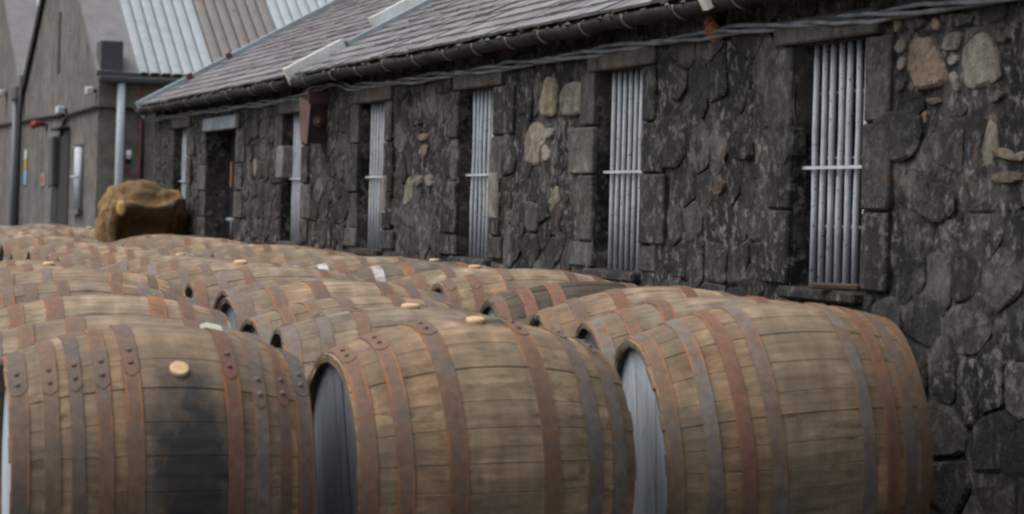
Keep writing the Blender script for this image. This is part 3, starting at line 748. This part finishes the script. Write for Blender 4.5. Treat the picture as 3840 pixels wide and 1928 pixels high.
b = MB(); b.tube([(0, -.06, .0), (0, -.06, .05), (0, -.06, .10)], [.022, .034, .026], 10); b.build('shade', M['plain'], lt, True, (.7, .72, .75))
box('base', M['gutter'], lt, -.035, -.07, -.05, .025, -.005, .0, bev=.01)
for nm, lab, (y, z), c, s_ in (('flood_lamp', 'white flood lamp on the gable wall above the dark doorway', (32.85, 1.10), (.5, .56, .6), .12), ('flood_lamp', 'white lamp beside the rainwater hopper at the far left', (40.0, 1.56), (.6, .6, .6), .16), ('flood_lamp', 'small pale lamp at the gable corner below the dark kneeler block', (30.2, 1.24), (.6, .55, .52), .06)):
    o = tag(empty(nm, (GX-.002, y, z+H)), lab, 'lamp', 'lamps on the grey gable')
    b = MB(); b.box(-.12, -s_, -.045, -.03, s_, .045, bev=.012); b.build('shade', M['plain'], o, False, c)
    box('arm', M['gutter'], o, -.03, -.03, -.02, 0, .03, .02)
bl = tag(empty('alarm_horn', (GX-.002, 35.0, .98+H)), 'red alarm horn on the grey gable wall', 'alarm')
b = MB(); b.tube([(-.01, 0, 0), (-.08, -.02, 0), (-.16, -.10, -.015)], [.03, .034, .055], 12); b.build('horn', M['plain'], bl, True, (.27, .03, .03)); box('bracket', M['gutter'], bl, -.02, -.3, -.09, 0, -.2, .0)
sg = tag(empty('safety_sign', (GX-.002, 37.1, .2+H)), 'tall white, yellow and blue safety sign beside the far downpipe', 'sign')
for k, (c, z0, z1) in enumerate((((.22, .42, .6), 0, .19), ((.42, .30, .03), .193, .35), ((.5, .58, .62), .353, .48))): box('sign_panel', M['plain'], sg, -.012, -.13, z0, 0, .13, z1, color=c)
sg = tag(empty('notice', (GX-.002, 35.1, .18+H)), 'small red and white notice left of the dark doorway', 'sign')
box('panel', M['plain'], sg, -.012, -.3, 0, 0, .12, .16, color=(.32, .26, .22)); box('red_panel', M['plain'], sg, -.018, -.12, .03, -.0125, .06, .13, color=(.38, .06, .03))

# ------------------------------------------------------------------ boulder
bd = tag(empty('boulder', (-.41, 19.45, .05)), 'big rough golden brown boulder with a dark hollow underside behind the far barrels', 'boulder')
bm = bmesh.new(); bmesh.ops.create_icosphere(bm, subdivisions=5, radius=1)
for v in bm.verts:
    p = v.co.copy(); z = p.z
    sgn = lambda t, e: math.copysign(abs(t)**e, t)
    x = .345*sgn(p.x, .6); y = .30*sgn(p.y, .8); zz = .57+.54*sgn(z, .6)
    zrel = zz+.05-H
    if p.x < 0: x *= 1.0
    zz -= max(0, zrel-.0)*.25*max(0, (x-.0)/.3)                   # top falls away to the right
    hol = max(0, min(1, (-.075-zrel+.05*max(0, 1-((x-.02)/.26)**2))/.17))*max(0, min(1, (x+.24)/.10))   # hollow beneath the brow, a leg is left standing
    if p.y < .2: y += hol*.32*min(1, (.2-p.y)*1.6)
    n = .05*mn.noise(p*2.2+Vector((3, 1, 2)))+.028*mn.noise(p*5.5)+.016*abs(mn.noise(p*11))
    cr = mn.noise(p*3.3+Vector((9, 4, 1))); n -= .03*max(0, 1-abs(cr)*9)
    v.co = Vector((x, y, zz))*(1)+Vector((p.x, p.y, p.z))*n
bm.normal_update(); me = bpy.data.meshes.new('rock'); bm.to_mesh(me); bm.free(); me.polygons.foreach_set('use_smooth', [True]*len(me.polygons)); link('rock', me, M['boulder'], bd)
b = MB(); b.tube([(-.235, -.20, .925), (-.245, -.268, .925), (-.247, -.274, .925)], [.05, .042, .025], 12); o = b.build('pale_knot', M['pale'], bd, True); o.scale = (.8, 1, 1.25); o.location.z = -.235

# ------------------------------------------------------------------ barrels
RUST, RED, GREY, DGREY, BRIGHT, ORANGE, BROWN = (.175, .108, .080), (.195, .096, .068), (.175, .163, .156), (.11, .101, .096), (.46, .47, .49), (.40, .18, .07), (.165, .122, .09)
def barrel(x, y, zc, yw, tilt, L, Rr, Rb, label, seed, hoops, wood=(.27, .20, .135), head=(.30, .335, .37), bung=None, spin=0.0, mat='oak', near=True, lap=.1, dark=0.0, staves=27):
    rnd = random.Random(seed)
    root = tag(empty('barrel', (x, y, zc-Rb+H), (0, -R(tilt), R(yw))), label, 'barrel', 'oak barrels laid out in rows in the yard')
    hL = L/2
    def rad(t): return Rr+(Rb-Rr)*(1-abs(t)**2.0)
    # axial stations fall on the hoop edges so that the bare bands between hoops weather on their own
    ed = sorted({-1.0, 1.0} | {h[0]-h[1]/L for h in hoops} | {h[0]+h[1]/L for h in hoops})
    ed = [e for e in ed if -1 <= e <= 1]
    st = []; kinds = []
    for i in range(len(ed)-1):
        a, c = ed[i], ed[i+1]
        n = max(1, round((c-a)/(.11 if near else .2)))
        for k in range(n): st.append(a+(c-a)*k/n); kinds.append((i, k, n, c-a))
    st.append(1.0)
    gap_tone = [rnd.choice(((1, 1, 1), (1.05, .93, .82), (1.06, .92, .78), (1.2, 1.16, 1.05), (.85, .85, .86), (.95, .88, .8))) for _ in ed]
    gapw = max(range(len(ed)-1), key=lambda i: ed[i+1]-ed[i]); gap_tone[gapw] = (1, 1, 1)
    ws = [rnd.uniform(.7, 1.3) for _ in range(staves)]; tot = sum(ws); ang = spin
    for wk in ws:
        dw = 2*math.pi*wk/tot; a0, a1 = ang, ang+dw; ang += dw
        e = .003/Rb if near else .004/Rb
        As = [(a0+e*.1, -.0017), (a0+e*.6, -.0002), ((a0+a1)/2, .0006), (a1-e*.6, -.0002), (a1-e*.1, -.0017)]
        lift = rnd.uniform(-.0012, .0012)
        V = []; F = []; bands = []
        for t in st:
            r = rad(t)+lift
            X = t*hL+ (rnd.uniform(-.003, .003) if abs(t) == 1 else 0)
            for (a, d) in As: V.append((X, -math.sin(a)*(r+d), Rb+math.cos(a)*(r+d)))
            ri = r-(.020 if abs(t) < 1 else .011)
            for a in (a1-e*.1, a0+e*.1): V.append((X, -math.sin(a)*ri, Rb+math.cos(a)*ri))
        tone = {}
        for i in range(len(st)-1):
            seg, k, n, wd = kinds[i]
            key = seg if seg == gapw else (seg, k if rnd.random() < .35 else 0)
            if key not in tone:
                r = rnd.random(); j = rnd.uniform(.975, 1.025); gt = gap_tone[seg]
                if seg == gapw: tone[key] = gt
                elif r < .06: f = rnd.uniform(1.2, 1.5); tone[key] = (gt[0]*f, gt[1]*f, gt[2]*f)
                elif r < .08: f = rnd.uniform(.55, .75); tone[key] = (f, f*1.02, f*1.08)
                else: tone[key] = (gt[0]*j, gt[1]*j, gt[2]*j)
            for k2 in range(7):
                F.append((i*7+k2, i*7+(k2+1) % 7, (i+1)*7+(k2+1) % 7, (i+1)*7+k2)); bands.append(tone[key])
        m_ = len(st)-1
        F.append(tuple(range(7))[::-1]); F.append(tuple(m_*7+k for k in range(7))); bands += [(.5, .5, .5)]*2
        me = mesh('stave', V, F, False, None, ('band', bands)); me.materials.append(M[mat])
        k = rnd.uniform(.955, 1.045); wv = rnd.uniform(-.008, .008)
        if rnd.random() < dark: k *= .22
        link('stave', me, None, root, (wood[0]*k+wv, wood[1]*k, wood[2]*k-wv*.5))
    # hoops: a riveted band with a lapped tongue
    for hi, h in enumerate(hoops):
        t0, wd, c = h[0], h[1]*.84, h[2]
        n = 72 if near else 48
        V = []; F = []; E = []
        th = .0028; la = lap+rnd.uniform(-.12, .12)
        secs = [(-.5, 0), (-.5, th), (-.36, th), (.36, th), (.5, th), (.5, 0)]
        sv_ = [1, .75, .1, .75, 1]
        for k in range(n):
            a = 2*math.pi*k/n
            for (u, d) in secs:
                X = t0*hL+u*wd+.0012*math.sin(a*3+hi); r = rad(X/hL)+d+.0006
                V.append((X, -math.sin(a)*r, Rb+math.cos(a)*r))
        m_ = len(secs)
        for k in range(n):
            k2 = (k+1) % n
            for s_ in range(m_-1): F.append((k*m_+s_, k2*m_+s_, k2*m_+s_+1, k*m_+s_+1)); E.append(sv_[s_])
        # tongue of the lap
        base = len(V); ntg = 12; a_s, a_e = la-.16, la+.20
        for k in range(ntg+1):
            f = k/ntg; a = a_s+(a_e-a_s)*f
            hw = .5*wd*.985 if f < .82 else .5*wd*.985*math.sqrt(max(0.02, 1-((f-.82)/.18)**2))
            for (u, d) in ((-1, .0005), (-1, th+.0022), (1, th+.0022), (1, .0005)):
                X = t0*hL+u*hw; r = rad(X/hL)+d; V.append((X, -math.sin(a)*r, Rb+math.cos(a)*r))
        for k in range(ntg):
            for s_ in range(3): F.append((base+k*4+s_, base+(k+1)*4+s_, base+(k+1)*4+s_+1, base+k*4+s_+1)); E.append((.9, .15, .9)[s_])
        F.append((base, base+1, base+2, base+3)); E.append(.6); q_ = base+ntg*4; F.append((q_+3, q_+2, q_+1, q_)); E.append(1)
        me = mesh('hoop', V, F, True, None, ('edge', E)); me.set_sharp_from_angle(angle=R(25)); me.materials.append(M['hoop'])
        j = rnd.uniform(.85, 1.15)
        ho = link('hoop', me, None, root, tuple(min(.8, v*j) for v in c))
        if near:
            for da in (-.045, .085):
                a = la+da; r = rad(t0)+th+.003
                d = Vector((0, -math.sin(a), math.cos(a))); p = Vector((t0*hL, 0, Rb))+d*r
                b = MB(); b.tube([p, p+d*.0022, p+d*.0036], [.0072, .0062, .0035], 8)
                b.build('rivet', M['hoop'], ho, True, tuple(v*1.02 for v in c))
    # heads, set in from the chime
    for s_ in (-1, 1):
        X = s_*(hL-.024); r = rad(X/hL)-.019; n = 40
        V = [(X-s_*.005, 0, Rb)]+[(X-s_*.005, -math.sin(2*math.pi*k/n)*r, Rb+math.cos(2*math.pi*k/n)*r) for k in range(n)]; F = [(0, 1+k, 1+(k+1) % n) for k in range(n)]
        if near:                                    # the head is made of boards, their joints left open by a hair
            ra = rnd.uniform(-.3, .3); cut = [-1]; 
            while cut[-1] < .82: cut.append(cut[-1]+rnd.uniform(.24, .36))
            cut[-1] = 1
            for u0, u1 in zip(cut, cut[1:]):
                u0 += .006; u1 -= .006; us = [u0+(u1-u0)*q/6 for q in range(7)]
                ring = [(u, math.sqrt(max(0, 1-u*u))) for u in us]+[(u, -math.sqrt(max(0, 1-u*u))) for u in us[::-1]]
                k0 = len(V); dx = s_*rnd.uniform(0, .0015)
                V += [(X+dx, (u*math.cos(ra)-w_*math.sin(ra))*r, Rb+(u*math.sin(ra)+w_*math.cos(ra))*r) for u, w_ in ring]; F.append(tuple(range(k0, k0+len(ring))))
        link('head', mesh('head', V, F, False), M['head'], root, head)
    if bung:
        bt, ba, br, bc = bung
        d = Vector((0, -math.sin(ba), math.cos(ba))); p = Vector((bt*hL, 0, Rb))+d*(rad(bt)-.006)
        b = MB(); b.tube([p, p+d*.013, p+d*.016], [br, br, br*.86], 22); o = b.build('bung', M['bung'], root, True, bc)
        for pl in o.data.polygons: pl.use_smooth = len(pl.vertices) < 6
    return root

# the three barrels that face the lens
barrel(-2.380, 6.39, -.653, -1.5, 1.1, .705, .280, .360, 'front left oak barrel with nine hoops, pale bung and long dark stain below it', 11,
       [(-.935, .050, DGREY), (-.735, .042, BROWN), (-.575, .034, DGREY), (-.405, .040, RUST), (-.215, .044, RUST), (.44, .046, RED), (.625, .038, GREY), (.79, .032, RUST), (.935, .047, GREY)],
       wood=(.25, .187, .132), bung=(.10, .74, .0225, (1, 1, 1)), mat='oakA', lap=.70, spin=.1, head=(.42, .48, .54))
barrel(-1.583, 6.43, -.643, 2, 1.7, .70, .292, .373, 'front middle oak barrel with clean staves and pale bung on its crown', 12,
       [(-.93, .044, RUST), (-.70, .046, RUST), (-.355, .054, RUST), (.31, .052, RUST), (.655, .046, GREY), (.86, .044, GREY)],
       wood=(.30, .222, .15), bung=(.04, .16, .0235, (1, 1, 1)), mat='oakB', lap=.16, spin=.0, head=(.15, .165, .195))
barrel(-.742, 6.44, -.583, -5, 5.6, .69, .298, .365, 'front right oak barrel with light grey head, red painted hoops and no visible bung', 13,
       [(-.93, .040, BROWN), (-.67, .042, GREY), (-.44, .042, RED), (-.225, .044, GREY), (.47, .040, GREY), (.665, .040, RED), (.82, .036, GREY), (.95, .034, BROWN)],
       wood=(.25, .19, .132), lap=2.6, spin=.2, head=(.42, .47, .53))
WOODS = [(.29, .222, .16), (.26, .205, .152), (.31, .245, .182), (.245, .20, .155), (.28, .222, .168)]
ORD = {2: 'second', 3: 'third', 4: 'fourth', 5: 'fifth', 6: 'sixth', 7: 'seventh', 8: 'eighth', 9: 'ninth', 10: 'tenth', 11: 'eleventh', 12: 'twelfth', 13: 'thirteenth', 14: 'fourteenth', 15: 'fifteenth', 16: 'sixteenth', 17: 'seventeenth', 18: 'eighteenth', 19: 'nineteenth'}
def lay(kind):
    c = lambda: random.choice((RUST, RUST, GREY, GREY, RED, BROWN))
    if kind == 'six': T = (-.92, -.68, -.33, .33, .68, .92)
    elif kind == 'eight': T = (-.93, -.74, -.52, -.24, .24, .52, .74, .93)
    else: T = (-.93, -.70, -.42, .42, .70, .93)
    return [[t+random.uniform(-.015, .015), random.uniform(.038, .052), c()] for t in T]
rows = {'A': [(-2.33, 7.12), (-2.28, 7.98), (-2.22, 8.88), (-2.14, 9.70), (-2.08, 10.52), (-2.05, 11.34), (-2.03, 12.15)],
        'B': [(-1.55, 7.15), (-1.46, 7.93), (-1.37, 8.74), (-1.29, 9.56)] + [(-1.24, 9.56+.815*k) for k in range(1, 14)],
        'C': [(-.64, 7.12), (-.55, 7.90), (-.47, 8.78), (-.44, 9.62)] + [(-.42, 9.62+.80*k) for k in range(1, 12)],
        'D': [(-1.00, 20.75), (-.98, 21.6), (-.95, 22.5), (-.55, 21.35), (-.52, 22.2), (-.30, 23.1), (-1.0, 23.4), (-.6, 24.0), (-.95, 24.9)]}
DL = ['first left of the brown boulder', 'second behind the boulder on its left', 'third behind the boulder on its left', 'directly behind the brown boulder', 'second directly behind the brown boulder', 'farthest right behind the brown boulder', 'fourth behind the boulder on its left', 'last but one before the buff wall', 'last before the buff wall']
NAMES = {'A': 'left row', 'B': 'middle row', 'C': 'row by the wall'}
FEAT = {('B', 2): 'brown bung on top', ('A', 2): 'white scrap by a hoop', ('C', 4): 'dark staves, red hoops'}
for rw, lst in rows.items():
    for i, (x, y) in enumerate(lst):
        n = i+2; random.seed(1000+ord(rw)*50+n)
        hs = lay(random.choice(('six', 'six', 'eight', 'seven')))
        Rb = {('A', 2): .362, ('A', 3): .374, ('A', 4): .380, ('A', 5): .388, ('B', 2): .365, ('B', 3): .366}.get((rw, n), random.uniform(.362, .378)); L = random.uniform(.70, .75); Rr = Rb-random.uniform(.055, .068)
        kw = dict(wood=random.choice(WOODS), head=random.choice(((.33, .37, .41), (.10, .115, .135), (.25, .28, .31), (.36, .42, .47))), lap=random.choice((random.uniform(-.5, .7), 2.5, 3.0)), spin=random.random(), near=y < 9.0, staves=random.choice((24, 25, 26, 27)))
        yw = random.uniform(-6, 0); tl = random.uniform(-.5, 2.5)
        x += random.uniform(-.015, .015)
        if random.random() < .22: kw['bung'] = (random.uniform(-.08, .08), random.uniform(-.25, .45), .025, (1, 1, 1))
        feat = []
        if (rw, n) == ('A', 2): hs = [[-.93, .05, GREY], [-.70, .045, RUST], [-.36, .06, RUST], [.47, .05, RUST], [.70, .046, GREY], [.93, .045, GREY]]; kw.pop('bung', 0)
        if (rw, n) == ('A', 3): hs = [[-.93, .05, RED], [-.70, .05, RED], [-.40, .06, RED], [.42, .055, ORANGE], [.66, .05, RUST], [.92, .045, GREY]]; feat = ['red left hoops']; kw.pop('bung', 0)
        if (rw, n) == ('B', 2): kw['bung'] = (-.02, .06, .026, (1, .8, .6)); hs[0][2] = GREY; feat = ['bung on its crown']
        if (rw, n) == ('B', 3): kw.pop('bung', 0)
        if (rw, n) == ('B', 4): hs = [[-.92, .075, GREY], [-.60, .055, RUST], [-.22, .06, RUST], [.40, .055, RUST], [.66, .05, GREY], [.90, .05, GREY]]; kw.pop('bung', 0); feat = ['wide grey end hoop']
        if (rw, n) == ('B', 7): kw['bung'] = (0, .15, .027, (1, 1, 1))
        if rw == 'C' and n in (2, 3): yw = -7; tl = 4; kw.pop('bung', 0); Rb = .372; kw['lap'] = 2
        if (rw, n) == ('C', 3): hs[-1][2] = ORANGE; feat = ['orange end hoop']
        if (rw, n) == ('C', 2): hs[3][2] = RED
        if (rw, n) == ('C', 4): hs = [[-.93, .045, RED], [-.68, .05, RED], [-.40, .055, RED], [.38, .05, RED], [.66, .045, RED], [.90, .04, RED]]; kw['dark'] = .6; kw['wood'] = (.19, .15, .11); kw.pop('bung', 0); feat = ['dark staves', 'red hoops']
        if (rw, n) == ('C', 7): hs = [[-.93, .045, DGREY], [-.68, .05, BRIGHT], [-.34, .06, ORANGE], [.34, .05, ORANGE], [.66, .045, RED], [.90, .04, RED]]; kw['wood'] = (.15, .14, .12); kw['bung'] = (.05, .0, .025, (1, 1, 1)); feat = ['bright, orange hoops']
        if rw in 'BCD' and y > 11 and random.random() < .55:
            hs[random.choice((0, 1, 4, 5))][2] = BRIGHT; feat = ['one bright hoop']
        zc = gz(x, y)-H+Rb
        if rw == 'A': zc += .008*min(i, 4)*0
        if feat == [] and kw.get('bung'): feat = ['pale bung']
        f = ' and '.join(feat[:1]) if feat else ''
        if (rw, n) == ('A', 2): f = 'a white scrap'
        if rw == 'D':
            lab = ('far oak barrel' + (' with '+f if f else '') + ', ' + DL[i])
        else: lab = 'oak barrel ' + ('with '+f+', ' if f else '') + ORD[n] + ' from the front in the ' + NAMES[rw]
        if len(lab.split()) > 16: print('LONG', lab)
        o = barrel(x, y, zc, yw, tl, L, Rr, Rb, lab, 100+n*7+ord(rw), hs, **kw)
        if (rw, n) == ('A', 2):                                 # a white scrap stuck beside the hoop
            V = []; F = []
            for k in range(7):
                a = -.12+.5*k/6
                for X in (.205+.012*math.sin(k), .255): r = Rr+(Rb-Rr)*(1-(X/L*2)**2)+.004; V.append((X, -math.sin(a)*r, Rb+math.cos(a)*r))
            for k in range(6): F.append((2*k, 2*k+1, 2*k+3, 2*k+2))
            link('paper_scrap', mesh('paper_scrap', V, F, True), M['plain'], o, (.46, .43, .36))
